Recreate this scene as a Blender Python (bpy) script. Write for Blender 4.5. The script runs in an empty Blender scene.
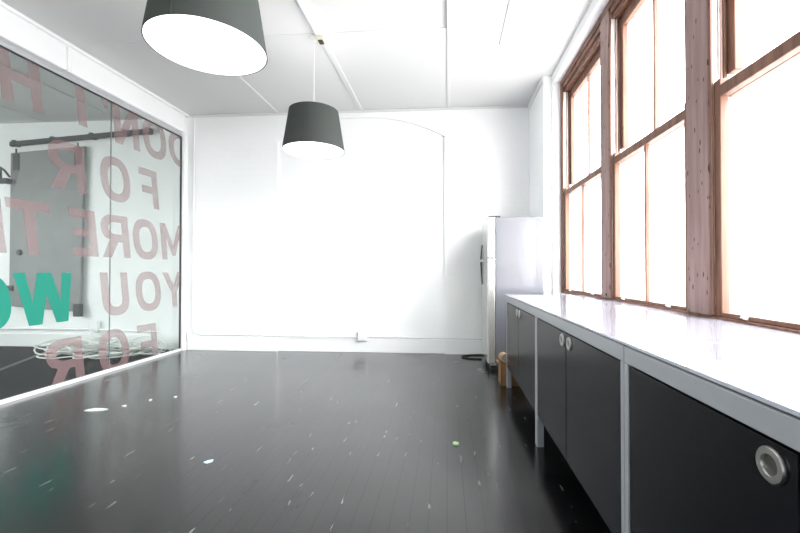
import bpy, bmesh, math, random
from mathutils import Vector, Matrix
S = bpy.context.scene
COL = S.collection
R = random.Random(7)
PI = math.pi

# ------------------------------------------------------------------ materials
def mat(name, color, rough=.5, metal=0., spec=.5, bump=0., bscale=40., var=0., coat=0.):
    m = bpy.data.materials.new(name); m.use_nodes = True
    nt = m.node_tree; b = nt.nodes['Principled BSDF']
    b.inputs['Base Color'].default_value = (*color, 1)
    b.inputs['Roughness'].default_value = rough
    b.inputs['Metallic'].default_value = metal
    b.inputs['Specular IOR Level'].default_value = spec
    b.inputs['Coat Weight'].default_value = coat
    tc = nt.nodes.new('ShaderNodeTexCoord')
    n = nt.nodes.new('ShaderNodeTexNoise'); n.inputs['Scale'].default_value = bscale
    n.inputs['Detail'].default_value = 5
    nt.links.new(tc.outputs['Object'], n.inputs['Vector'])
    if bump:
        bp = nt.nodes.new('ShaderNodeBump'); bp.inputs['Strength'].default_value = bump
        bp.inputs['Distance'].default_value = .01
        nt.links.new(n.outputs['Fac'], bp.inputs['Height']); nt.links.new(bp.outputs['Normal'], b.inputs['Normal'])
    if var:
        mx = nt.nodes.new('ShaderNodeMix'); mx.data_type = 'RGBA'
        mx.inputs['A'].default_value = (*[c*(1-var) for c in color], 1)
        mx.inputs['B'].default_value = (*[min(1, c*(1+var)) for c in color], 1)
        nt.links.new(n.outputs['Fac'], mx.inputs['Factor']); nt.links.new(mx.outputs['Result'], b.inputs['Base Color'])
    return m

def nodes(m): return m.node_tree.nodes, m.node_tree.links, m.node_tree.nodes['Principled BSDF']

def glass_mat(name, tint, refl=1.6):
    m = bpy.data.materials.new(name); m.use_nodes = True
    nt = m.node_tree; nt.nodes.clear(); N = nt.nodes.new; L = nt.links.new
    out = N('ShaderNodeOutputMaterial'); tr = N('ShaderNodeBsdfTransparent'); gl = N('ShaderNodeBsdfGlossy')
    tr.inputs['Color'].default_value = (*tint, 1); gl.inputs['Roughness'].default_value = .0
    fr = N('ShaderNodeFresnel'); fr.inputs['IOR'].default_value = 1.5
    ge = N('ShaderNodeNewGeometry'); inv = N('ShaderNodeMath'); inv.operation = 'SUBTRACT'; inv.inputs[0].default_value = refl
    mu0 = N('ShaderNodeMath'); mu0.operation = 'MULTIPLY'; mu0.inputs[1].default_value = refl
    L(ge.outputs['Backfacing'], mu0.inputs[0]); L(mu0.outputs[0], inv.inputs[1])
    mu = N('ShaderNodeMath'); mu.operation = 'MULTIPLY'; mu.use_clamp = True
    L(fr.outputs[0], mu.inputs[0]); L(inv.outputs[0], mu.inputs[1])
    mx = N('ShaderNodeMixShader'); L(mu.outputs[0], mx.inputs[0]); L(tr.outputs[0], mx.inputs[1]); L(gl.outputs[0], mx.inputs[2])
    L(mx.outputs[0], out.inputs[0])
    return m

def vinyl_mat(name, color, alpha):
    m = bpy.data.materials.new(name); m.use_nodes = True
    n, l, b = nodes(m)
    b.inputs['Base Color'].default_value = (*color, 1); b.inputs['Roughness'].default_value = .45
    b.inputs['Specular IOR Level'].default_value = .2; b.inputs['Alpha'].default_value = alpha
    return m

def wall_mat(name, color, brick=0.):
    m = mat(name, color, .6, spec=.3, bump=.12, bscale=6., var=.012)
    if brick:
        n, l, b = nodes(m)
        tc = n.new('ShaderNodeTexCoord'); mp = n.new('ShaderNodeMapping'); mp.inputs['Rotation'].default_value = (PI/2, 0, 0)
        br = n.new('ShaderNodeTexBrick'); br.inputs['Scale'].default_value = 1
        br.inputs['Brick Width'].default_value = .24; br.inputs['Row Height'].default_value = .086
        br.inputs['Mortar Size'].default_value = .006; br.inputs['Mortar Smooth'].default_value = .6
        bp = n.new('ShaderNodeBump'); bp.inputs['Strength'].default_value = brick; bp.inputs['Distance'].default_value = .006; bp.invert = True
        l.new(tc.outputs['Object'], mp.inputs['Vector']); l.new(mp.outputs[0], br.inputs['Vector'])
        l.new(br.outputs['Fac'], bp.inputs['Height'])
        old = b.inputs['Normal'].links[0].from_socket
        l.new(old, bp.inputs['Normal']); l.new(bp.outputs[0], b.inputs['Normal'])
    return m

def floor_mat():
    m = bpy.data.materials.new('black_painted_boards'); m.use_nodes = True
    n, l, b = nodes(m); N = n.new; L = l.new
    def math_(op, a, c, clamp=False):
        x = N('ShaderNodeMath'); x.operation = op; x.use_clamp = clamp
        for i, v in enumerate((a, c)):
            if v is None: continue
            if isinstance(v, (int, float)): x.inputs[i].default_value = v
            else: L(v, x.inputs[i])
        return x.outputs[0]
    def mapped(sc, rot=(0, 0, 0)):
        mp = N('ShaderNodeMapping'); mp.inputs['Scale'].default_value = sc; mp.inputs['Rotation'].default_value = rot
        L(tc.outputs['Object'], mp.inputs['Vector']); return mp.outputs[0]
    tc = N('ShaderNodeTexCoord')
    br = N('ShaderNodeTexBrick'); L(mapped((1, 1, 1), (0, 0, PI/2)), br.inputs['Vector'])
    br.inputs['Scale'].default_value = 1; br.inputs['Brick Width'].default_value = 2.3; br.inputs['Row Height'].default_value = .083
    br.inputs['Mortar Size'].default_value = .0022; br.inputs['Mortar Smooth'].default_value = .3; br.offset = .37
    br.inputs['Color1'].default_value = (.2, .2, .2, 1); br.inputs['Color2'].default_value = (.8, .8, .8, 1)
    wide = N('ShaderNodeTexBrick'); L(br.inputs['Vector'].links[0].from_socket, wide.inputs['Vector'])
    wide.inputs['Scale'].default_value = 1; wide.inputs['Brick Width'].default_value = 2.3; wide.inputs['Row Height'].default_value = .083
    wide.inputs['Mortar Size'].default_value = .005; wide.offset = .37
    # chips of old paint along the gaps
    n1 = N('ShaderNodeTexNoise'); n1.inputs['Scale'].default_value = 1; n1.inputs['Detail'].default_value = 6; L(mapped((30, 6, 1)), n1.inputs['Vector'])
    chips = math_('MULTIPLY', math_('GREATER_THAN', n1.outputs['Fac'], .635), wide.outputs['Fac'])
    # flecks
    vo = N('ShaderNodeTexVoronoi'); vo.inputs['Scale'].default_value = 1; L(mapped((7, 4.4, 1)), vo.inputs['Vector'])
    sz = N('ShaderNodeSeparateColor'); L(vo.outputs['Color'], sz.inputs[0])
    rad = math_('MULTIPLY', math_('POWER', sz.outputs[0], 5.), .045)
    flecks = math_('LESS_THAN', vo.outputs['Distance'], rad)
    marks = math_('MAXIMUM', math_('MULTIPLY', chips, .35), math_('MULTIPLY', flecks, .75))
    n2 = N('ShaderNodeTexNoise'); n2.inputs['Scale'].default_value = 1; n2.inputs['Detail'].default_value = 5; L(mapped((6, 1.2, 1)), n2.inputs['Vector'])
    n3 = N('ShaderNodeTexNoise'); n3.inputs['Scale'].default_value = 1.3; n3.inputs['Detail'].default_value = 4; L(tc.outputs['Object'], n3.inputs['Vector'])
    mx = N('ShaderNodeMix'); mx.data_type = 'RGBA'
    mx.inputs['A'].default_value = (.0022, .0023, .0028, 1); mx.inputs['B'].default_value = (.006, .0062, .007, 1)
    L(n2.outputs['Fac'], mx.inputs['Factor'])
    mx2 = N('ShaderNodeMix'); mx2.data_type = 'RGBA'; L(mx.outputs['Result'], mx2.inputs['A']); mx2.inputs['B'].default_value = (.42, .43, .43, 1)
    L(marks, mx2.inputs['Factor'])
    mx3 = N('ShaderNodeMix'); mx3.data_type = 'RGBA'; L(mx2.outputs['Result'], mx3.inputs['A']); mx3.inputs['B'].default_value = (.004, .004, .004, 1)
    L(math_('MULTIPLY', br.outputs['Fac'], math_('SUBTRACT', 1, chips)), mx3.inputs['Factor'])
    L(mx3.outputs['Result'], b.inputs['Base Color'])
    rg = math_('ADD', math_('ADD', FL_ROUGH, math_('MULTIPLY', n3.outputs['Fac'], .12)), math_('MULTIPLY', n2.outputs['Fac'], .07))
    L(rg, b.inputs['Roughness'])
    L(math_('MULTIPLY', math_('SUBTRACT', 1, math_('MULTIPLY', br.outputs['Fac'], .35)), FL_SPEC), b.inputs['Specular IOR Level'])
    b.inputs['Coat Weight'].default_value = .45; b.inputs['Coat Roughness'].default_value = .16
    h = math_('SUBTRACT', math_('MULTIPLY', n2.outputs['Fac'], .25), br.outputs['Fac'])
    sc_ = N('ShaderNodeSeparateColor'); L(br.outputs['Color'], sc_.inputs[0])
    h2 = math_('SUBTRACT', math_('ADD', h, math_('MULTIPLY', sc_.outputs[0], .35)), math_('MULTIPLY', br.outputs['Fac'], 1.))
    bp = N('ShaderNodeBump'); bp.inputs['Strength'].default_value = .15; bp.inputs['Distance'].default_value = .002
    L(h2, bp.inputs['Height']); L(bp.outputs[0], b.inputs['Normal'])
    return m

def wood_mat(name, c1, c2, knock=.30):
    m = mat(name, c1, .5, spec=.3)
    n, l, b = nodes(m)
    tc = n.new('ShaderNodeTexCoord'); mp = n.new('ShaderNodeMapping'); mp.inputs['Scale'].default_value = (18, 18, 1.6)
    no = n.new('ShaderNodeTexNoise'); no.inputs['Scale'].default_value = 1.5; no.inputs['Detail'].default_value = 6
    ra = n.new('ShaderNodeValToRGB'); ra.color_ramp.elements[0].color = (*c2, 1); ra.color_ramp.elements[1].color = (*c1, 1)
    ra.color_ramp.elements[0].position = .3; ra.color_ramp.elements[1].position = .62
    # nail holes, knocks
    vo = n.new('ShaderNodeTexVoronoi'); vo.inputs['Scale'].default_value = 1
    mp2 = n.new('ShaderNodeMapping'); mp2.inputs['Scale'].default_value = (26, 26, 9)
    sp = n.new('ShaderNodeSeparateColor'); pw = n.new('ShaderNodeMath'); pw.operation = 'POWER'; pw.inputs[1].default_value = 2.2
    ml = n.new('ShaderNodeMath'); ml.operation = 'MULTIPLY'; ml.inputs[1].default_value = knock
    lt = n.new('ShaderNodeMath'); lt.operation = 'LESS_THAN'
    mx = n.new('ShaderNodeMix'); mx.data_type = 'RGBA'; mx.inputs['B'].default_value = (.055, .03, .025, 1)
    l.new(tc.outputs['Object'], mp.inputs[0]); l.new(mp.outputs[0], no.inputs['Vector']); l.new(no.outputs['Fac'], ra.inputs[0])
    l.new(tc.outputs['Object'], mp2.inputs[0]); l.new(mp2.outputs[0], vo.inputs['Vector']); l.new(vo.outputs['Color'], sp.inputs[0])
    l.new(sp.outputs[0], pw.inputs[0]); l.new(pw.outputs[0], ml.inputs[0])
    l.new(vo.outputs['Distance'], lt.inputs[0]); l.new(ml.outputs[0], lt.inputs[1])
    l.new(lt.outputs[0], mx.inputs['Factor']); l.new(ra.outputs[0], mx.inputs['A']); l.new(mx.outputs['Result'], b.inputs['Base Color'])
    return m

def emit_mat(name, color, strength):
    m = mat(name, color, .6); n, l, b = nodes(m)
    b.inputs['Emission Color'].default_value = (*color, 1); b.inputs['Emission Strength'].default_value = strength
    return m

WORLD = 1.0
EXPOSURE = 4.75
FL_ROUGH, FL_SPEC = .16, .6
M = dict(
    wall=wall_mat('white_painted_wall', (.86, .865, .87)),
    brickwall=wall_mat('white_painted_brick', (.86, .865, .87), .12),
    ceil=mat('white_painted_ceiling', (.70, .70, .70), .7, spec=.2, bump=.08, bscale=3, var=.01),
    trim=mat('white_gloss_trim', (.86, .865, .87), .35, var=.01),
    conduit=mat('white_plastic_conduit', (.80, .80, .81), .4, var=.01),
    cream=mat('cream_plastic', (.70, .65, .52), .45, var=.03),
    dark=mat('dark_recess', (.02, .02, .02), .7),
    floor=floor_mat(),
    floor2=mat('dull_black_floor', (.012, .0125, .013), .55, spec=.12, var=.3, bscale=4),
    glass=glass_mat('green_tinted_glass', (.84, .875, .86), 1.7),
    pane=glass_mat('clear_window_glass', (.97, .98, .98), 1.0),
    joint=mat('clear_grey_joint', (.16, .18, .18), .4),
    gasket=mat('dark_gasket', (.03, .032, .035), .6),
    alu=mat('grey_aluminium', (.62, .63, .65), .35, .5, var=.02),
    pink=vinyl_mat('pink_translucent_vinyl', (.30, .195, .20), .35),
    teal=vinyl_mat('teal_vinyl', (.016, .215, .155), .95),
    wood=wood_mat('stripped_brown_timber', (.20, .098, .066), (.105, .047, .031), .0),
    wood2=wood_mat('pale_worn_timber', (.29, .19, .175), (.20, .12, .105), .50),
    track=mat('white_painted_sash_track', (.85, .83, .78), .5, var=.02),
    shade=mat('charcoal_fabric', (.047, .052, .049), .85, spec=.15, bump=.25, bscale=350, var=.12),
    lining=mat('white_shade_lining', (.85, .85, .85), .7),
    diff=emit_mat('lit_white_diffuser', (1, .99, .97), .12),
    cord=mat('white_cord', (.78, .78, .78), .5),
    frame=mat('pale_grey_painted_steel', (.315, .32, .345), .38, .25, var=.02),
    door=mat('black_satin_panel', (.003, .0032, .0045), .24, spec=.17, var=.1),
    carcass=mat('dark_grey_carcass', (.03, .03, .034), .5),
    top=mat('glossy_white_top', (.40, .41, .47), .10, spec=.6, var=.01, coat=.7),
    steel=mat('brushed_steel', (.50, .49, .47), .30, 1., bscale=120, var=.08),
    cup=mat('dark_steel_cup', (.16, .155, .15), .35, 1.),
    fridge_side=mat('silver_enamel', (.27, .28, .31), .20, .6, bump=.22, bscale=3.5, var=.02),
    fridge_door=mat('stainless_door', (.66, .65, .63), .26, .8, bscale=90, var=.04),
    handle=mat('dark_plastic_handle', (.035, .035, .04), .4),
    black=mat('black_rubber', (.012, .012, .013), .5),
    card=mat('brown_cardboard', (.22, .125, .062), .8, spec=.1, bscale=25, var=.12),
    roller=mat('pale_cardboard', (.34, .235, .14), .8, spec=.1, bscale=25, var=.1),
    firedoor=mat('grey_sheet_metal', (.19, .20, .20), .6, .1, bump=.25, bscale=5, var=.25),
    iron=mat('dark_iron', (.035, .04, .042), .6, .2, var=.2),
    cable=mat('white_cable', (.74, .75, .73), .5, var=.05),
    paper=mat('white_paper', (.72, .74, .74), .8, var=.08),
    greenscrap=mat('green_scrap', (.34, .55, .27), .7, var=.1),
    bluescrap=mat('pale_blue_scrap', (.42, .58, .68), .7, var=.1),
    strip=mat('grey_reflection_strip', (.10, .105, .11), .5, var=.1),
)

# ------------------------------------------------------------------ mesh helpers
class MB:
    def __init__(s): s.bm = bmesh.new(); s.smooth = False
    def box(s, x0, x1, y0, y1, z0, z1):
        v = [s.bm.verts.new((x, y, z)) for x in sorted((x0, x1)) for y in sorted((y0, y1)) for z in sorted((z0, z1))]
        for f in ((0,1,3,2),(4,6,7,5),(0,4,5,1),(2,3,7,6),(0,2,6,4),(1,5,7,3)): s.bm.faces.new([v[i] for i in f])
        return s
    def prism(s, pts, axis, a, b):
        """closed outline pts (2-D) in the plane across axis, extruded from a to b"""
        def P(p, t):
            return {'x': (t, p[0], p[1]), 'y': (p[0], t, p[1]), 'z': (p[0], p[1], t)}[axis]
        A = [s.bm.verts.new(P(p, a)) for p in pts]; B = [s.bm.verts.new(P(p, b)) for p in pts]
        s.bm.faces.new(A); s.bm.faces.new(B[::-1]); n = len(pts)
        for i in range(n): s.bm.faces.new((A[i], B[i], B[(i+1) % n], A[(i+1) % n]))
        return s
    def tube(s, path, r, seg=10, closed=False):
        s.smooth = True
        P = [Vector(p) for p in path]; rings = []; n = len(P); up = None
        for i, p in enumerate(P):
            if closed: t = P[(i+1) % n]-P[i-1]
            else: t = P[min(i+1, n-1)]-P[max(i-1, 0)]
            t.normalize()
            if up is None: up = t.orthogonal().normalized()
            up = (up - t*up.dot(t)).normalized(); w = t.cross(up)
            rr = r[i] if isinstance(r, (list, tuple)) else r
            rings.append([s.bm.verts.new(p+(up*math.cos(2*PI*k/seg)+w*math.sin(2*PI*k/seg))*rr) for k in range(seg)])
        for i in range(n if closed else n-1):
            a, b = rings[i], rings[(i+1) % n]
            for k in range(seg): s.bm.faces.new((a[k], a[(k+1) % seg], b[(k+1) % seg], b[k]))
        if not closed: s.bm.faces.new(rings[0][::-1]); s.bm.faces.new(rings[-1])
        return s
    def lathe(s, prof, c=(0, 0, 0), axis='z', seg=48, cap=False):
        """prof: (radius, height) list, turned about axis through c"""
        s.smooth = True; rings = []
        for r, h in prof:
            ring = []
            for k in range(seg):
                a = 2*PI*k/seg; u, w = r*math.cos(a), r*math.sin(a)
                p = {'z': (u, w, h), 'x': (h, u, w), 'y': (u, h, w)}[axis]
                ring.append(s.bm.verts.new((c[0]+p[0], c[1]+p[1], c[2]+p[2])))
            rings.append(ring)
        for a, b in zip(rings, rings[1:]):
            for k in range(seg): s.bm.faces.new((a[k], a[(k+1) % seg], b[(k+1) % seg], b[k]))
        if cap: s.bm.faces.new(rings[0][::-1]); s.bm.faces.new(rings[-1])
        return s
    def build(s, name, m, parent=None, bevel=0., loc=None):
        bmesh.ops.recalc_face_normals(s.bm, faces=s.bm.faces[:])
        me = bpy.data.meshes.new(name); s.bm.to_mesh(me); s.bm.free()
        me.materials.append(M[m] if isinstance(m, str) else m)
        if s.smooth:
            for p in me.polygons: p.use_smooth = True
            me.set_sharp_from_angle(angle=math.radians(40))
        o = bpy.data.objects.new(name, me); COL.objects.link(o)
        if parent: o.parent = parent
        if loc: o.location = loc
        if bevel:
            b = o.modifiers.new('bevel', 'BEVEL'); b.width = bevel; b.segments = 2; b.limit_method = 'ANGLE'; b.harden_normals = False
        return o
def box(*a): return MB().box(*a)

def tag(o, label, cat=None, group=None):
    o['label'] = label
    if cat: o['category'] = cat
    if group: o['group'] = group
    return o
def thing(name, label, cat, loc=(0, 0, 0), group=None):
    o = bpy.data.objects.new(name, None); COL.objects.link(o); o.location = loc; o.empty_display_size = .1
    return tag(o, label, cat, group)
def struct(o, label):
    o['kind'] = 'structure'; o['label'] = label; return o
def copy_tree(o, parent=None):
    c = o.copy(); COL.objects.link(c)
    if parent: c.parent = parent
    for ch in o.children: copy_tree(ch, c)
    return c

# ------------------------------------------------------------------ dimensions (metres)
D = 5.33          # back wall
CH = 3.28         # ceiling height
GX = -3.67        # glass partition
XB, XF = 1.17, 1.25   # right wall face, window frame face
YF = -3.6         # wall behind the camera
XL = -8.4         # far side of the next room

# ------------------------------------------------------------------ room shell
struct(box(GX-.02, 1.5, YF-.2, D+.3, -.1, 0).build('floor', 'floor'), 'black painted narrow floorboards with white flecks')
struct(box(XL-.2, GX-.02, YF-.2, D+.3, -.1, 0).build('floor_beyond', 'floor2'), 'dull black floor of the room beyond the glass')
struct(box(XL-.2, 1.5, YF-.2, D+.3, CH, CH+.1).build('ceiling', 'ceil'), 'white panelled ceiling with cover strips')
# back wall: proud face with a shallow arched recess
mb = MB(); mb.box(GX-.05, 1.5, D+.036, D+.25, 0, CH)
arch = []
for i in range(25):
    x = -.03-i*(2.29/24); u = (x+1.175)/1.145
    arch.append((x, 2.90+.285*(1-abs(u)**2.2)))
mb.prism([(GX-.05, 0), (-2.32, 0)] + [arch[-1]] + arch[::-1][1:] + [(-.03, 0), (1.5, 0), (1.5, CH), (GX-.05, CH)], 'y', D, D+.036)
struct(mb.build('wall_back', 'brickwall'), 'white end wall with shallow arched recess')
# right wall with the long window opening
mb = MB()
mb.box(1.08, 1.5, 4.55, D, 0, CH)
mb.box(XB, 1.5, 4.51, 4.55, 0, CH)
mb.box(XF+.005, 1.5, -1.33, 4.51, 0, .86)
mb.box(XB, 1.5, -1.33, 4.51, 3.19, CH)
mb.box(XB, 1.5, YF, -1.33, 0, CH)
struct(mb.build('wall_right', 'wall'), 'white wall around the long timber window')
struct(box(XL-.2, 1.5, YF-.2, YF, 0, CH).build('wall_front', 'wall'), 'white wall behind the viewpoint')
mb = MB(); WL = [(-2.8, -1.2), (-.6, 1.0), (1.6, 3.2)]  # unseen window openings, added to let daylight into the next room
mb.box(XL-.2, XL, YF, WL[0][0], 0, CH)
for a, b in zip(WL, WL[1:]+[None]):
    mb.box(XL-.2, XL, a[0], a[1], 0, 1.2); mb.box(XL-.2, XL, a[0], a[1], 2.8, CH)
    mb.box(XL-.2, XL, a[1], b[0] if b else D+.3, 0, CH)
struct(mb.build('wall_left', 'wall'), 'unseen white outer wall of the room beyond the glass, window openings added for light')
mb = MB(); mb.box(XL, GX-.05, 5.42, 5.6, 0, CH)
mb.box(GX-.38, GX-.05, 5.36, 5.42, 0, CH)          # pilaster where the rooms meet
struct(mb.build('wall_back_beyond', 'brickwall'), 'white end wall of the room beyond the glass')
# baseboards
mb = MB(); mb.box(-3.6, -2.32, D-.016, D, 0, .185); mb.box(-2.32, -.03, D+.018, D+.036, 0, .185); mb.box(-.03, 1.08, D-.016, D, 0, .185)
struct(mb.build('baseboard_back', 'trim', bevel=.004), 'white baseboard along the end wall')
struct(box(XL, GX-.38, 5.404, 5.42, 0, .19).build('baseboard_beyond', 'trim', bevel=.004), 'white baseboard in the room beyond the glass')
mb = MB(); mb.box(-3.55, 1.08, D-.012, D, CH-.035, CH); mb.box(1.062, 1.08, 4.55, D, CH-.06, CH)
struct(mb.build('trim_1', 'ceil', bevel=.006), 'thin moulding where end wall meets ceiling')
# ceiling cover strips
n = 2
for x, y0, y1, w, h in ((-2.33, YF, D, .05, .010), (-1.16, 3.6, D-.012, .055, .012), (.02, 3.57, D-.012, .035, .010),
                        (-4.7, YF, 5.4, .05, .01), (-5.87, YF, 5.4, .05, .01), (-7.04, YF, 5.4, .05, .01)):
    struct(box(x-w/2, x+w/2, y0, y1, CH-h, CH).build('trim_%d' % n, 'ceil', bevel=.003), 'white cover strip along the ceiling panels'); n += 1
mb = MB(); mb.box(-3.5, .02, 3.56, 3.585, CH-.006, CH)
struct(mb.build('trim_%d' % n, 'ceil'), 'white cross strip between ceiling panels'); n += 1
struct(box(.0, .045, YF, 3.57, CH-.028, CH).build('trim_%d' % n, 'ceil', bevel=.003), 'white raised strip along the ceiling above the cabinets'); n += 1
struct(box(.505, .520, YF, 3.88, CH-.010, CH).build('trim_%d' % n, 'ceil'), 'thin ceiling strip nearest the window'); n += 1
struct(box(-1.19, -1.13, YF, 3.57, CH-.036, CH).build('trim_%d' % n, 'conduit', bevel=.006), 'white cable trunking along the ceiling to the junction box'); n += 1

# ------------------------------------------------------------------ timber window
ZS, ZM0, ZM1, ZT = .86, 1.915, 1.970, 3.05
posts = [(3.185, 3.355), (2.01, 2.19), (.84, 1.01), (-.33, -.16)]
units = [(3.355, 4.45), (2.19, 3.185), (1.01, 2.01), (-.16, .84), (-1.27, -.33)]  # last two units are out of view, added for light and reflections
mb = MB()
mb.box(XF, 1.45, -1.33, 4.51, 3.135, 3.19); mb.box(XF+.012, 1.45, -1.33, 4.51, 3.09, 3.135); mb.box(XF+.03, 1.45, -1.33, 4.51, ZT, 3.09)
struct(mb.build('trim_%d' % n, 'wood', bevel=.004), 'brown moulded timber head over the windows'); n += 1
mb = MB(); mb.box(XF, 1.45, 4.45, 4.51, ZS, 3.135)
struct(mb.build('trim_%d' % n, 'wood', bevel=.004), 'brown timber jamb beside the refrigerator end'); n += 1
mb = MB(); mb.box(XF, 1.45, -1.33, -1.27, ZS, 3.135)
struct(mb.build('trim_%d' % n, 'wood', bevel=.004), 'brown timber jamb behind the viewpoint'); n += 1
struct(box(XF+.006, 1.46, -1.33, 4.51, ZS, .886).build('trim_%d' % n, 'wood', bevel=.003), 'brown timber sill under the windows'); n += 1
for i, (a, b) in enumerate(posts):
    mb = MB(); mb.box(XF, 1.45, a, b, .886, 3.135)
    if i == 0: pass
    struct(mb.build('trim_%d' % n, 'wood2', bevel=.006), ('pale worn timber post between far and middle windows', 'broad nail-marked timber post between middle and near windows',
                    'timber post past the near window', 'timber post behind the viewpoint')[i]); n += 1

def make_window(i, y0, y1):
    w = bpy.data.objects.new('window_%d' % (i+1), None); COL.objects.link(w); w.location = (XF, (y0+y1)/2, .886)
    struct(w, ('far timber sash window beside the white pier', 'middle timber sash window between two posts', 'near timber sash window cut by the picture edge',
               'unseen timber sash window added for light beside the viewpoint', 'unseen timber sash window added for light behind the viewpoint')[i])
    ox, oy, oz = w.location
    def bx(mb, xa, xb, ya, yb, za, zb): mb.box(xa-ox, xb-ox, ya-oy, yb-oy, za-oz, zb-oz)
    st = .045
    # white-painted tracks and brown parting beads on both jambs
    for s, y in ((1, y0), (-1, y1)):
        mb = MB(); bx(mb, 1.262, 1.44, y, y+s*.006, .89, ZT); mb.build('sash_track', 'track', w)
        mb = MB(); bx(mb, 1.314, 1.326, y+s*.006, y+s*.018, .89, ZT); mb.build('parting_bead', 'wood', w)
        mb = MB(); bx(mb, XF+.004, 1.266, y, y+s*.014, .89, ZT); mb.build('staff_bead', 'wood', w, .002)
    # lower sash (room side)
    a, b = y0+.008, y1-.008
    mb = MB(); xa, xb = 1.27, 1.31
    bx(mb, xa, xb, a, a+st, .886, 2.00); bx(mb, xa, xb, b-st, b, .886, 2.00)
    bx(mb, xa, xb, a+st, b-st, .886, .908); bx(mb, xa, xb, a+st, b-st, ZM0, ZM1)
    lo = mb.build('lower_sash', 'wood', w, .004)
    mb = MB(); bx(mb, 1.278, 1.304, (a+b)/2-.011, (a+b)/2+.011, .908, ZM0); mb.build('glazing_bar', 'wood', lo, .003)
    mb = MB(); bx(mb, 1.288, 1.292, a+st, b-st, .908, ZM0); mb.build('pane', 'pane', lo)
    for t in (.2, .8):
        y = a+(b-a)*t
        mb = MB(); bx(mb, 1.264, 1.27, y-.014, y+.014, .892, .906); bx(mb, 1.252, 1.265, y-.012, y+.012, .898, .904)
        mb.build('sash_lift', 'trim', lo, .002)
    # upper sash (outer)
    mb = MB(); xa, xb = 1.33, 1.37
    bx(mb, xa, xb, a, a+st+.01, 2.035, 3.05); bx(mb, xa, xb, b-st-.01, b, 2.035, 3.05)
    bx(mb, xa, xb, a+st, b-st, 2.965, 3.05); bx(mb, xa, xb, a, b, ZM0+.01, ZM1)
    up = mb.build('upper_sash', 'wood', w, .004)
    mb = MB(); bx(mb, 1.338, 1.364, (a+b)/2-.011, (a+b)/2+.011, ZM1, 2.965); mb.build('glazing_bar', 'wood', up, .003)
    mb = MB(); bx(mb, 1.348, 1.352, a+st, b-st, ZM1, 2.965); mb.build('pane', 'pane', up)
    for y, s in ((y0+.018, 1), (y1-.018, -1)):
        mb = MB(); mb.tube([(1.298-ox, y-oy, 2.0-oz), (1.298-ox, y-oy, ZT-oz)], .0045, 6); mb.build('sash_cord', 'wood2', w)
    return w
for i, (a, b) in enumerate(units): make_window(i, a, b)
tag(box(1.243, XF, 3.235, 3.255, .905, .925).build('fixing_plug', 'iron', bevel=.004), 'small dark plug at the foot of the far window post', 'plug')

# ------------------------------------------------------------------ glass partition with lettering
part = thing('glass_partition', 'floor-to-beam glass partition covered in pink and teal lettering', 'glass partition', (GX, 4.0, 0))
PO = Vector((GX, 4.0, 0))
def pl(mb): 
    bmesh.ops.translate(mb.bm, verts=mb.bm.verts[:], vec=-PO); return mb
ZG0, ZG1, YE = .037, 2.955, 5.262
panes = []
for y0, y1 in ((4.113, YE), (1.5, 4.107), (-1.1, 1.494), (YF+.02, -1.106)):
    panes.append(pl(box(GX-.010, GX, y0, y1, ZG0-.02, ZG1+.02)).build('glass_pane', 'glass', part))
pl(box(GX-.03, GX+.012, YF+.02, YE+.01, 0, .030)).build('bottom_rail', 'trim', part, .003)
pl(box(GX-.035, GX+.014, YF+.02, YE+.01, ZG1+.006, 3.0)).build('top_rail', 'alu', part, .003)
mb = MB(); mb.box(GX-.012, GX+.006, YF+.02, YE, ZG1-.006, ZG1+.006); mb.box(GX-.014, GX+.008, YE-.006, YE+.006, ZG0, ZG1)
pl(mb).build('gasket', 'gasket', part)
mb = MB()
for y in (4.11, 1.497, -1.103): mb.box(GX-.011, GX+.0006, y-.0028, y+.0028, .03, ZG1-.006)
pl(mb).build('glass_joint', 'joint', part)
pl(box(GX-.04, GX+.05, YE+.006, D, 0, 3.0)).build('end_post', 'trim', part, .004)

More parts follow.
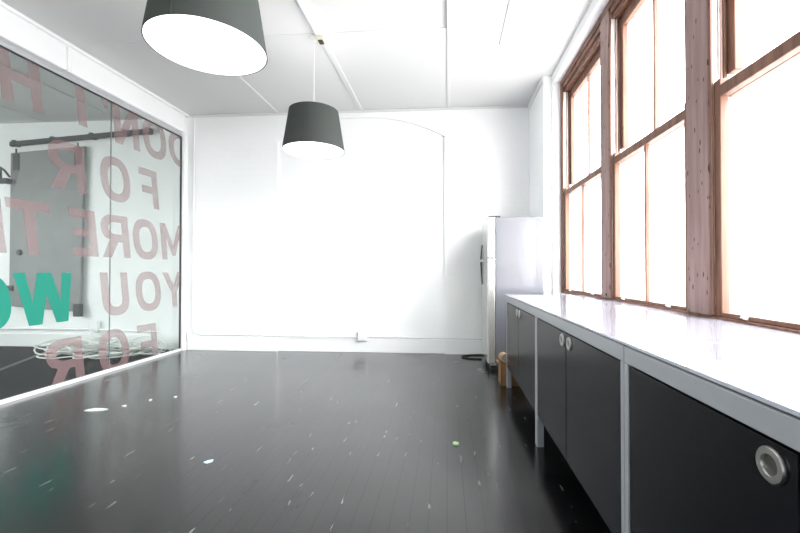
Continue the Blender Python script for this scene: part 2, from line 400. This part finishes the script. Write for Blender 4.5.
def stroke(p, q, s):   # thick line as polygon
    dx, dy = q[0]-p[0], q[1]-p[1]; L = math.hypot(dx, dy); nx, ny = -dy/L*s/2, dx/L*s/2
    return [(p[0]+nx, p[1]+ny), (p[0]-nx, p[1]-ny), (q[0]-nx, q[1]-ny), (q[0]+nx, q[1]+ny)]
def rect(a, b, c, d): return [(a, b), (c, b), (c, d), (a, d)]
def sell(cx, cy, rx, ry, e=2.4, a0=0, a1=2*PI, n=36):
    out = []
    for i in range(n+(0 if a1-a0 > 6.2 else 1)):
        t = a0+(a1-a0)*i/n; c, s_ = math.cos(t), math.sin(t)
        out.append((cx+rx*math.copysign(abs(c)**(2/e), c), cy+ry*math.copysign(abs(s_)**(2/e), s_)))
    return out
SW = .205   # stroke / cap height
def glyph(ch, w):
    """list of (outer, [holes]) in cap-height units, w = width"""
    s = SW
    if ch == 'O': return [(sell(w/2, .5, w/2, .52), [sell(w/2, .5, w/2-s, .52-s*.95)])]
    if ch == 'D':
        o = [(0, 0), (w*.42, 0)] + sell(w*.42, .5, w*.58, .5, 2.2, -PI/2, PI/2, 20)[1:-1] + [(w*.42, 1), (0, 1)]
        h = [(s, s*.9), (w*.42, s*.9)] + sell(w*.42, .5, w*.58-s, .5-s*.9, 2.2, -PI/2, PI/2, 20)[1:-1] + [(w*.42, 1-s*.9), (s, 1-s*.9)]
        return [(o, [h])]
    if ch == 'I': return [(rect(0, 0, s, 1), [])]
    if ch == "'": return [([(.02, 0), (.12, 0), (.2, .3), (.0, .3)], [])]
    if ch == 'T': return [([(w/2-s/2, 0), (w/2+s/2, 0), (w/2+s/2, 1-s*.9), (w, 1-s*.9), (w, 1), (0, 1), (0, 1-s*.9), (w/2-s/2, 1-s*.9)], [])]
    if ch == 'H': return [([(0, 0), (s, 0), (s, .40), (w-s, .40), (w-s, 0), (w, 0), (w, 1), (w-s, 1), (w-s, .59), (s, .59), (s, 1), (0, 1)], [])]
    if ch == 'F': return [([(0, 0), (s, 0), (s, .38), (w*.88, .38), (w*.88, .56), (s, .56), (s, .82), (w, .82), (w, 1), (0, 1)], [])]
    if ch == 'E': return [([(0, 0), (w, 0), (w, .18), (s, .18), (s, .42), (w*.9, .42), (w*.9, .59), (s, .59), (s, .82), (w, .82), (w, 1), (0, 1)], [])]
    if ch == 'N': return [([(0, 0), (s, 0), (s, .62), (w-s, 0), (w, 0), (w, 1), (w-s, 1), (w-s, .38), (s, 1), (0, 1)], [])]
    if ch == 'M': return [([(0, 0), (s, 0), (s, .62), (w/2-.06, .12), (w/2+.06, .12), (w-s, .62), (w-s, 0), (w, 0), (w, 1), (w-s, 1), (w/2, .42), (s, 1), (0, 1)], [])]
    if ch == 'R':
        o = [(0, 0), (s, 0), (s, .37), (w*.42, .37), (w-s*1.12, 0), (w+.02, 0), (w*.72, .42)] + sell(w*.5, .69, w*.5, .31, 2.3, -PI/3.2, PI/2, 16)[1:-1] + [(w*.5, 1), (0, 1)]
        h = [(s, .55), (w*.5, .55)] + sell(w*.5, .69, w*.5-s, .14, 2.2, -PI/2, PI/2, 12)[1:-1] + [(w*.5, .83), (s, .83)]
        return [(o, [h])]
    if ch == 'Y': return [([(w/2-s/2, 0), (w/2+s/2, 0), (w/2+s/2, .40), (w, 1), (w-s*1.1, 1), (w/2, .60), (s*1.1, 1), (0, 1), (w/2-s/2, .40)], [])]
    if ch == 'U':
        o = [(0, 1)] + sell(w/2, .38, w/2, .40, 2.4, PI, 2*PI, 20) + [(w, 1), (w-s, 1)] + sell(w/2, .38, w/2-s, .40-s, 2.4, 2*PI, PI, 20) + [(s, 1)]
        return [(o, [])]
    if ch == 'W':
        return [([(0, 1), (w*.155, 0), (w*.375, 0), (w*.5, .58), (w*.625, 0), (w*.845, 0), (w, 1), (w-s, 1), (w*.745, .42), (w*.62, 1), (w*.38, 1), (w*.255, .42), (s, 1)], [])]
CAP, SL = .47, .12
def letter(ch, y0, w, z0, m, label, pane):
    cu = bpy.data.curves.new('tmp', 'CURVE'); cu.dimensions = '2D'; cu.fill_mode = 'BOTH'; cu.extrude = .0008
    for o, hs in glyph(ch, w/CAP):
        for pts in [o]+hs:
            sp = cu.splines.new('POLY'); sp.points.add(len(pts)-1); sp.use_cyclic_u = True
            for p, q in zip(sp.points, pts): p.co = ((q[0]+SL*q[1])*CAP, q[1]*CAP, 0, 1)
    tmp = bpy.data.objects.new('tmp', cu); COL.objects.link(tmp)
    dg = bpy.context.evaluated_depsgraph_get(); dg.update()
    me = bpy.data.meshes.new_from_object(tmp.evaluated_get(dg)); bpy.data.objects.remove(tmp); bpy.data.curves.remove(cu)
    bm = bmesh.new(); bm.from_mesh(me)
    # read from the other room: u runs towards the camera, stuck on this face of the glass
    for v in bm.verts: v.co = Vector((GX+.0015+v.co.z, y0-v.co.x, z0+v.co.y))
    for co, no in (((0, 0, ZG0+.001), (0, 0, -1)), ((0, 0, ZG1-.007), (0, 0, 1)), ((0, YE-.007, 0), (0, 1, 0))):
        bmesh.ops.bisect_plane(bm, geom=bm.verts[:]+bm.edges[:]+bm.faces[:], plane_co=co, plane_no=no, clear_outer=True)
    bmesh.ops.translate(bm, verts=bm.verts[:], vec=-PO)
    bmesh.ops.recalc_face_normals(bm, faces=bm.faces[:])
    bm.to_mesh(me); bm.free(); me.name = 'letter'
    me.materials.clear(); me.materials.append(M[m])
    o = bpy.data.objects.new('letter', me); COL.objects.link(o); o.parent = pane
    o['label'] = label
    return o
rows = [('top row', 2.53, [('D', 5.44, .40), ('O', 4.99, .40), ('N', 4.52, .36), ('T', 3.95, .37), ('H', 3.37, .345)]),
        ('second row', 1.88, [('F', 4.845, .30), ('O', 4.40, .40), ('R', 3.82, .37)]),
        ('third row', 1.25, [('M', 5.36, .45), ('O', 4.85, .40), ('R', 4.39, .37), ('E', 3.96, .285), ('T', 3.48, .37), ('I', 3.075, .096)]),
        ('fourth row', .615, [('Y', 5.36, .40), ('O', 4.91, .41), ('U', 4.39, .36)]),
        ('bottom row', -.02, [('F', 4.855, .31), ('O', 4.40, .40), ('R', 3.82, .37)])]
for rn, z0, ls in rows:
    for ch, y0, w in ls:
        letter(ch, y0, w, z0+(.035 if ch == 'T' and z0 > 2.5 else 0), 'pink', 'pink mirrored letter %s in the %s' % (ch, rn), panes[0 if y0 > 4.45 else 1])
letter("'", 4.07, .1, 2.855, 'pink', 'pink mirrored apostrophe in the top row', panes[1])
letter('W', 3.71, .53, .615, 'teal', 'teal mirrored letter W in the fourth row', panes[1])
letter('O', 3.14, .42, .615, 'teal', 'teal mirrored letter O in the fourth row', panes[1])

# boxed beam above the glass
mb = MB()
mb.box(GX-.05, GX+.10, 3.52, 5.21, 2.99, 3.215); mb.box(GX-.05, GX+.10, YF, 3.50, 2.99, 3.215)
struct(mb.build('trim_%d' % n, 'trim', bevel=.02), 'white boxed beam above the glass partition'); n += 1
mb = MB(); mb.box(GX-.05, GX+.062, YF, 5.25, 3.215, 3.25); mb.box(GX-.05, GX+.085, YF, D-.012, 3.25, CH)
struct(mb.build('trim_%d' % n, 'trim', bevel=.006), 'white crown moulding above the boxed beam'); n += 1
struct(box(GX-.05, GX+.104, 3.495, 3.525, 2.985, 3.22).build('trim_%d' % n, 'trim', bevel=.004), 'white joint cover on the boxed beam'); n += 1

# ------------------------------------------------------------------ conduit and outlet on the end wall
yc = D-.016
pth = [(-3.52, yc, CH-.04)] + [(-3.52, yc, z) for z in (2.5, 1.5, .5, .34)]
for i in range(1, 7):
    a = PI/2*i/6; pth.append((-3.52+.12*(1-math.cos(a)), yc, .34-.12*math.sin(a)))
pth += [(-2.5, yc, .22), (-2.34, yc, .215), (-1.21, yc, .212)]
c = MB().tube(pth, .011, 8).build('wall_conduit', 'conduit'); tag(c, 'white conduit running down the corner and along the end wall to the socket', 'conduit')
c = MB().tube([(-1.06, D+.006, .212), (-.6, D+.006, .212), (-.12, yc, .212), (1.05, yc, .207)], .009, 8).build('wall_conduit', 'conduit')
tag(c, 'white conduit along the end wall from the socket towards the refrigerator', 'conduit')
ot = thing('power_outlet', 'white power socket low on the end wall under the arch', 'outlet', (-1.135, D, .22))
box(-.065, .065, -.03, .036, -.062, .072).build('back_box', 'trim', ot, .006)
box(-.055, .055, -.043, -.035, -.052, .062).build('face_plate', 'conduit', ot, .003)
box(-.073, -.065, -.03, .0, -.05, .06).build('side_clip', 'alu', ot)
struct(box(-3.60, -3.55, D-.03, D, .14, .26).build('trim_%d' % n, 'trim', bevel=.006), 'small white bracket at the foot of the partition'); n += 1

# ------------------------------------------------------------------ pendant lamps
def make_pendant(x, y, z, label, top=CH):
    t = thing('pendant_lamp', label, 'lamp', (x, y, top), 'charcoal drum pendants')
    h0, h1, r0, r1 = z-top, z+.37-top, .282, .224
    MB().lathe([(r0, h0), (r1, h1), (r1-.003, h1), (r0-.003, h0), (r0, h0)], seg=64).build('lamp_shade', 'shade', t)
    MB().lathe([(r0-.004, h0+.001), (r1-.004, h1-.001), (r1-.006, h1-.001), (r0-.006, h0+.001), (r0-.004, h0+.001)], seg=64).build('shade_lining', 'lining', t)
    mb = MB(); mb.lathe([(.0001, h0+.012), (r0-.012, h0+.012), (r0-.012, h0+.016), (.0001, h0+.016)], seg=64).build('diffuser', 'diff', t)
    mb = MB()
    mb.tube([(r0*.0-.0, -r0-.0005, h0), (0, -r1-.0005, h1)], .0022, 6); mb.build('seam', 'shade', t)
    mb = MB()
    for a in (0, 2*PI/3, 4*PI/3): mb.tube([(0, 0, h1-.03), ((r1-.004)*math.cos(a), (r1-.004)*math.sin(a), h1-.012)], .003, 6)
    mb.lathe([(.024, h1-.1), (.024, h1-.02), (.008, h1+.01)], seg=16, cap=True); mb.build('lamp_holder', 'lining', t)
    MB().tube([(0, 0, h1), (0, 0, -.03)], .0026, 8).build('cord', 'cord', t)
    MB().lathe([(.045, 0), (.045, -.012), (.018, -.035), (.006, -.04)], seg=24, cap=True).build('ceiling_rose', 'conduit', t)
    return t
make_pendant(-1.232, 3.62, 2.212, 'charcoal drum pendant lamp hanging fully in view before the arched end wall')
make_pendant(-1.208, 1.935, 2.226, 'charcoal drum pendant lamp at top left, cut by the upper picture edge')
jb = thing('junction_box', 'small cream junction box on the ceiling above the far pendant', 'junction box', (-1.15, 3.575, CH))
box(-.04, .04, -.05, .05, -.075, -.037).build('box_body', 'cream', jb, .008)
box(-.022, .022, -.035, .03, -.084, -.075).build('terminal_cover', 'iron', jb, .003)

# ------------------------------------------------------------------ low cabinets
CY = [(2.585, 3.85), (1.32, 2.585), (.055, 1.32)]
CL = CY[0][1]-CY[0][0]; CX = .56; PW = .026; ZD0, ZD1 = .2, .808
def make_cabinet():
    t = thing('cabinet', '', 'cabinet', (CX, CY[0][0], 0), 'low black cabinets along the window')
    mb = MB(); mb.box(.022, .65, .03, CL-.03, ZD0, ZD0+.02); mb.box(.022, .65, .03, .045, ZD0, ZD1); mb.box(.022, .65, CL-.045, CL-.03, ZD0, ZD1); mb.box(.64, .655, .03, CL-.03, ZD0, ZD1)
    mb.build('carcass', 'carcass', t)
    for px in (0, .64):
        for py in (.0015, CL-PW-.0015):
            box(px, px+.042, py, py+PW, 0, .81).build('leg', 'frame', t, .003)
    mb = MB(); mb.box(0, .042, .0015, CL-.0015, .81, .862); mb.box(.64, .682, .0015, CL-.0015, .81, .862)
    mb.box(.042, .64, .0015, .028, .81, .862); mb.box(.042, .64, CL-.028, CL-.0015, .81, .862)
    mb.build('top_rail', 'frame', t, .003)
    box(.004, .68, .006, CL-.006, .862, .866).build('shadow_gap', 'carcass', t)
    box(-.001, .69, .001, CL-.001, .866, .876).build('worktop', 'top', t, .002)
    mid = CL/2
    for a, b, hy in ((PW+.004, mid-.0045, mid-.055), (mid+.0045, CL-PW-.004, mid+.055)):
        d = box(.003, .02, a, b, ZD0, ZD1-.004).build('door', 'door', t, .0015)
        hd = MB().lathe([(.031, .0028), (.031, -.001), (.029, -.0035), (.019, -.0035), (.017, -.001), (.017, .0028)], (0, hy, .763), 'x', 40).build('ring_pull', 'steel', d)
        hd['label'] = 'round steel ring pull'
        MB().lathe([(.0001, .0024), (.017, .0024), (.017, .0012), (.0001, .0022)], (0, hy, .763), 'x', 32).build('pull_cup', 'cup', hd)
    return t
cab = make_cabinet()
cab['label'] = 'low black cabinet farthest along the window, next to the refrigerator'
for (y0, y1), lb in zip(CY[1:], ('middle low black cabinet with two ring pulls side by side', 'nearest low black cabinet, its large ring pull at the right picture edge')):
    c = copy_tree(cab); c.location.y = y0; c['label'] = lb

# ------------------------------------------------------------------ refrigerator
fy0, fy1 = 4.47, 5.17
fr = thing('refrigerator', 'tall silver top-freezer refrigerator in the corner past the cabinets', 'refrigerator', (.535, fy0, 0))
W = fy1-fy0
box(0, .525, 0, W, .05, 1.695).build('body', 'fridge_side', fr, .008)
box(-.09, -.004, 0.0, W, .075, 1.222).build('fridge_door', 'fridge_door', fr, .012)
box(-.09, -.004, 0.0, W, 1.238, 1.70).build('freezer_door', 'fridge_door', fr, .012)
box(-.006, .0, .01, W-.01, .08, 1.69).build('door_seal', 'gasket', fr)
box(-.05, .5, .02, W-.02, 0.0, .055).build('kick_base', 'black', fr)
box(-.085, .03, .005, .07, 1.222, 1.238).build('middle_hinge', 'alu', fr)
box(-.075, .055, .012, .06, 1.697, 1.712).build('hinge_cover', 'handle', fr, .003)
box(-.06, .06, .02, .06, .055, .075).build('lower_hinge', 'alu', fr, .002)
for z0, z1, s in ((1.245, 1.43, 1), (.93, 1.215, -1)):
    pts = []; rr = []
    for i in range(9):
        t_ = i/8; z = z0+(z1-z0)*t_; near = 1-t_ if s > 0 else t_
        pts.append((-.094-.012*near**.7, W-.07, z)); rr.append(.006+.006*near)
    MB().tube(pts, rr, 10).build('door_handle', 'handle', fr)
pc = MB()
loop = [(.43, 5.275, .009), (.36, 5.265, .009), (.27, 5.24, .009), (.205, 5.19, .009), (.19, 5.14, .009), (.215, 5.09, .009), (.28, 5.045, .009), (.36, 5.03, .009), (.43, 5.025, .009)]
loop = [(.56, 5.19, .30), (.56, 5.21, .16), (.545, 5.245, .04), (.51, 5.27, .010)] + loop
po = pc.tube([(x-.535, y-fy0, z) for x, y, z in loop], .009, 8).build('power_cord', 'black', fr); po['label'] = 'black power cord looped on the floor'

# ------------------------------------------------------------------ carton beside the end leg
cb = thing('cardboard_box', 'small brown cardboard box on the floor behind the end cabinet leg', 'box', (.63, 3.99, 0))
mb = MB(); mb.box(-.115, .115, -.11, .11, 0, .006); mb.box(-.115, -.110, -.11, .11, 0, .20); mb.box(.110, .115, -.11, .11, 0, .20); mb.box(-.115, .115, -.11, -.105, 0, .20); mb.box(-.115, .115, .105, .11, 0, .20)
mb.build('carton', 'card', cb)
mb = MB(); mb.prism([(-.112, .20), (-.116, .20), (-.142, .206), (-.140, .211)], 'y', -.105, .105); mb.build('flap', 'card', cb)
mb = MB(); mb.prism([(.112, .20), (.116, .20), (.137, .203), (.135, .208)], 'y', -.105, .105); mb.build('flap', 'card', cb)
tr = MB().lathe([(.038, -.045), (.045, -.045), (.045, .045), (.038, .045), (.038, -.045)], (0, 0, 0), 'y', 32).build('cardboard_ring', 'roller')
tr.location = (.555, 3.90, .06); tr.rotation_euler = (0, .15, .2)
tag(tr, 'pale cardboard ring poking out of the brown box', 'cardboard ring')
tr.location = (.556, 3.96, .258)

# ------------------------------------------------------------------ scraps on the floor
def scrap(name, label, x, y, pts, m, rot):
    mb = MB(); vs = []
    nn = len(pts)
    T = [mb.bm.verts.new((p[0], p[1], .004+.006*R.random())) for p in pts]; B = [mb.bm.verts.new((p[0], p[1], .0005)) for p in pts]
    c = mb.bm.verts.new((0, 0, .008))
    for i in range(nn):
        mb.bm.faces.new((T[i], T[(i+1) % nn], c)); mb.bm.faces.new((B[i], B[(i+1) % nn], T[(i+1) % nn], T[i]))
    mb.bm.faces.new(B[::-1])
    o = mb.build(name, m); o.location = (x, y, 0); o.rotation_euler = (0, 0, rot); return tag(o, label, 'scrap')
scrap('paper_scrap', 'torn white paper scrap on the black floor near the glass partition', -2.77, 2.98, [(-.075, -.02), (-.02, -.032), (.05, -.02), (.085, .008), (.03, .02), (-.03, .03), (-.07, .012)], 'paper', .15)
scrap('plastic_scrap', 'small pale blue scrap in the middle of the black floor', -1.37, 2.22, [(-.012, -.024), (.012, -.018), (.017, .012), (.0, .028), (-.014, .01)], 'bluescrap', -.5)
scrap('leaf_scrap', 'small green scrap on the floor in front of the cabinets', .056, 2.565, [(-.02, -.012), (-.004, -.025), (.017, -.014), (.021, .01), (.004, .024), (-.017, .014)], 'greenscrap', .2)
for i, (x, y) in enumerate(((-2.62, 3.08), (-2.52, 3.24), (-2.36, 3.33))):
    scrap('paint_chip', ('white paint chip nearest the torn paper scrap', 'middle white paint chip beyond the torn paper scrap', 'white paint chip farthest from the torn paper scrap')[i], x, y, [(-.013, -.008), (.010, -.010), (.014, .006), (-.006, .011)], 'paper', i)

# ------------------------------------------------------------------ room beyond the glass
Y2 = 5.42
fd = thing('fire_door', 'old grey sheet-metal sliding fire door hanging on the far wall beyond the glass', 'door', (-5.765, Y2, .51))
mb = MB(); mb.prism([(-.575, .08), (.525, .0), (.575, 2.385), (-.575, 2.31)], 'y', -.07, -.03); mb.build('door_panel', 'firedoor', fd, .006)
mb = MB()
for z in (.78, 1.02, 1.75): mb.box(-.55, .52, -.074, -.07, z-.003, z+.003)
mb.build('sheet_seams', 'firedoor', fd)
for x, z in ((-.48, 2.315), (.48, 2.375)):
    mb = MB(); mb.box(x-.05, x+.05, -.08, -.07, z-.26, z-.02); mb.box(x-.012, x+.012, -.08, -.07, z-.05, z+.055); mb.build('hanger', 'iron', fd, .003)
MB().lathe([(.0001, -.03), (.03, -.03), (.045, 0), (.0001, 0)], (-.41, -.07, .86), 'y', 20).build('pull_handle', 'iron', fd)
box(.45, .54, -.10, -.03, -.06, .12).build('bottom_guide', 'iron', fd, .004)
box(-.60, -.50, -.085, -.07, .30, .38).build('latch', 'iron', fd, .004)
rl = thing('door_rail', 'dark sloping iron rail above the grey fire door', 'rail', (-5.33, Y2, 2.97))
mb = MB(); mb.prism([(-1.01, -.055), (1.16, .085), (1.16, .150), (-1.01, .010)], 'y', -.09, -.04); mb.build('track', 'iron', rl, .004)
for x in (-.95, -.35, .25, .75, 1.10):
    z = (x+1.01)*.0645-.022
    mb = MB(); mb.box(x-.025, x+.025, -.095, 0, z-.03, z+.05); mb.build('bracket', 'iron', rl, .004)
hk = thing('iron_hook', 'dark iron hook bracket left of the grey fire door', 'hook', (-6.40, Y2, 2.6))
mb = MB(); mb.tube([(-.09, -.14, .05), (-.03, -.14, .0), (.05, -.14, -.05), (.135, -.14, -.15)], .014, 8); mb.build('arm', 'iron', hk)
mb = MB(); mb.box(-.05, .11, -.16, -.09, -.235, -.165); mb.box(-.04, .0, -.10, 0, -.225, -.175); mb.box(-.03, .0, -.15, -.125, -.20, .0); mb.build('bracket', 'iron', hk, .006)
c = MB().tube([(-8.0, Y2-.03, .255), (-5.1, Y2-.03, .262), (-4.06, Y2-.03, .235)], .013, 8).build('low_conduit', 'conduit')
tag(c, 'pale conduit low on the wall beyond the glass', 'conduit')
jo = thing('wall_socket', 'white wall socket with dangling lead beyond the glass', 'outlet', (-5.05, Y2, .30))
box(-.07, .07, -.06, 0, -.07, .09).build('socket_body', 'trim', jo, .008)
MB().tube([(.01, -.06, -.03), (.02, -.09, -.10), (.04, -.10, -.2), (.05, -.14, -.285)], .012, 8).build('lead', 'cable', jo)
# tangled white cable in coils on the floor
def tangle():
    r = random.Random(5); pts = []
    for cx, cy, rx, ry, turns, hz in ((-5.0, 4.95, .38, .26, 13, .22), (-4.5, 4.93, .36, .27, 15, .27), (-4.0, 5.04, .25, .22, 11, .24)):
        for i in range(turns*22):
            t_ = i/22*2*PI; k = i/22; w1 = .72+.28*math.sin(k*2.4+cx); w2 = .72+.28*math.cos(k*1.9+cx)
            tilt = .5*math.sin(k*1.3+cx*3)
            z = hz*(.10+.48*(k/turns)+.55*tilt*math.sin(t_)+.12*math.sin(t_*1.7+k))
            pts.append((cx+.1*math.sin(k*.9)+rx*w1*math.cos(t_), cy+.05*math.cos(k*1.1)+ry*w2*math.sin(t_), max(z, .011)))
    o = MB().tube(pts, .0095, 6).build('cable_tangle', 'cable'); return tag(o, 'tangled heap of white cable on the floor beyond the glass', 'cable')
tangle()
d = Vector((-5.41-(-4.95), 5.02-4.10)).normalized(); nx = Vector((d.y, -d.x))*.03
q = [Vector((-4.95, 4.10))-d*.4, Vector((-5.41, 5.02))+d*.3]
mb = MB(); mb.prism([tuple(q[0]+nx), tuple(q[1]+nx), tuple(q[1]-nx), tuple(q[0]-nx)], 'z', .0005, .006)  # reflected line on the dark floor, modelled as a flat grey strip
struct(mb.build('trim_%d' % n, 'strip'), 'grey strip standing in for a reflected line on the floor beyond the glass'); n += 1

# ------------------------------------------------------------------ light: overcast sky through the windows
w = bpy.data.worlds.new('overcast_sky'); S.world = w; w.use_nodes = True
bg = w.node_tree.nodes['Background']; bg.inputs['Color'].default_value = (.985, .985, 1, 1); bg.inputs['Strength'].default_value = WORLD
_n = w.node_tree.nodes; _l = w.node_tree.links
_tc = _n.new('ShaderNodeTexCoord'); _sx = _n.new('ShaderNodeSeparateXYZ'); _mr = _n.new('ShaderNodeMapRange'); _mx = _n.new('ShaderNodeMix'); _mx.data_type = 'RGBA'
_mr.inputs['From Min'].default_value = -.12; _mr.inputs['From Max'].default_value = .12
_mx.inputs['A'].default_value = (.42, .415, .41, 1); _mx.inputs['B'].default_value = (.985, .985, 1, 1)
_l.new(_tc.outputs['Generated'], _sx.inputs[0]); _l.new(_sx.outputs['Z'], _mr.inputs['Value']); _l.new(_mr.outputs[0], _mx.inputs['Factor']); _l.new(_mx.outputs['Result'], bg.inputs['Color'])
def portal(name, loc, rot, sx, sy):
    l = bpy.data.lights.new(name, 'AREA'); l.shape = 'RECTANGLE'; l.size = sx; l.size_y = sy; l.cycles.is_portal = True
    o = bpy.data.objects.new(name, l); COL.objects.link(o); o.location = loc; o.rotation_euler = rot
portal('daylight_window', (1.47, 1.6, 2.03), (0, PI/2, 0), 2.3, 5.9)
portal('added_daylight_next_room', (XL-.1, .2, 2.0), (0, -PI/2, 0), 1.6, 6.0)  # portal over the added, unseen openings of the next room

# ------------------------------------------------------------------ camera
cd = bpy.data.cameras.new('camera'); cam = bpy.data.objects.new('camera', cd); COL.objects.link(cam)
cd.sensor_width = 36; cd.sensor_fit = 'HORIZONTAL'; cd.lens = 36*400/800; cd.shift_x = -17/800; cd.clip_start = .02
psi, th = math.atan(30/400), math.atan(4.5/400)
fwd = Vector((-math.sin(psi)*math.cos(th), math.cos(psi)*math.cos(th), math.sin(th)))
cam.location = (0, 0, 1.1); cam.rotation_euler = fwd.to_track_quat('-Z', 'Y').to_euler()
S.camera = cam

S.view_settings.view_transform = 'Standard'; S.view_settings.look = 'None'
S.view_settings.exposure = EXPOSURE; S.view_settings.gamma = 1; S.view_settings.use_curve_mapping = False
S.cycles.transparent_max_bounces = 24; S.cycles.max_bounces = 12; S.cycles.diffuse_bounces = 8
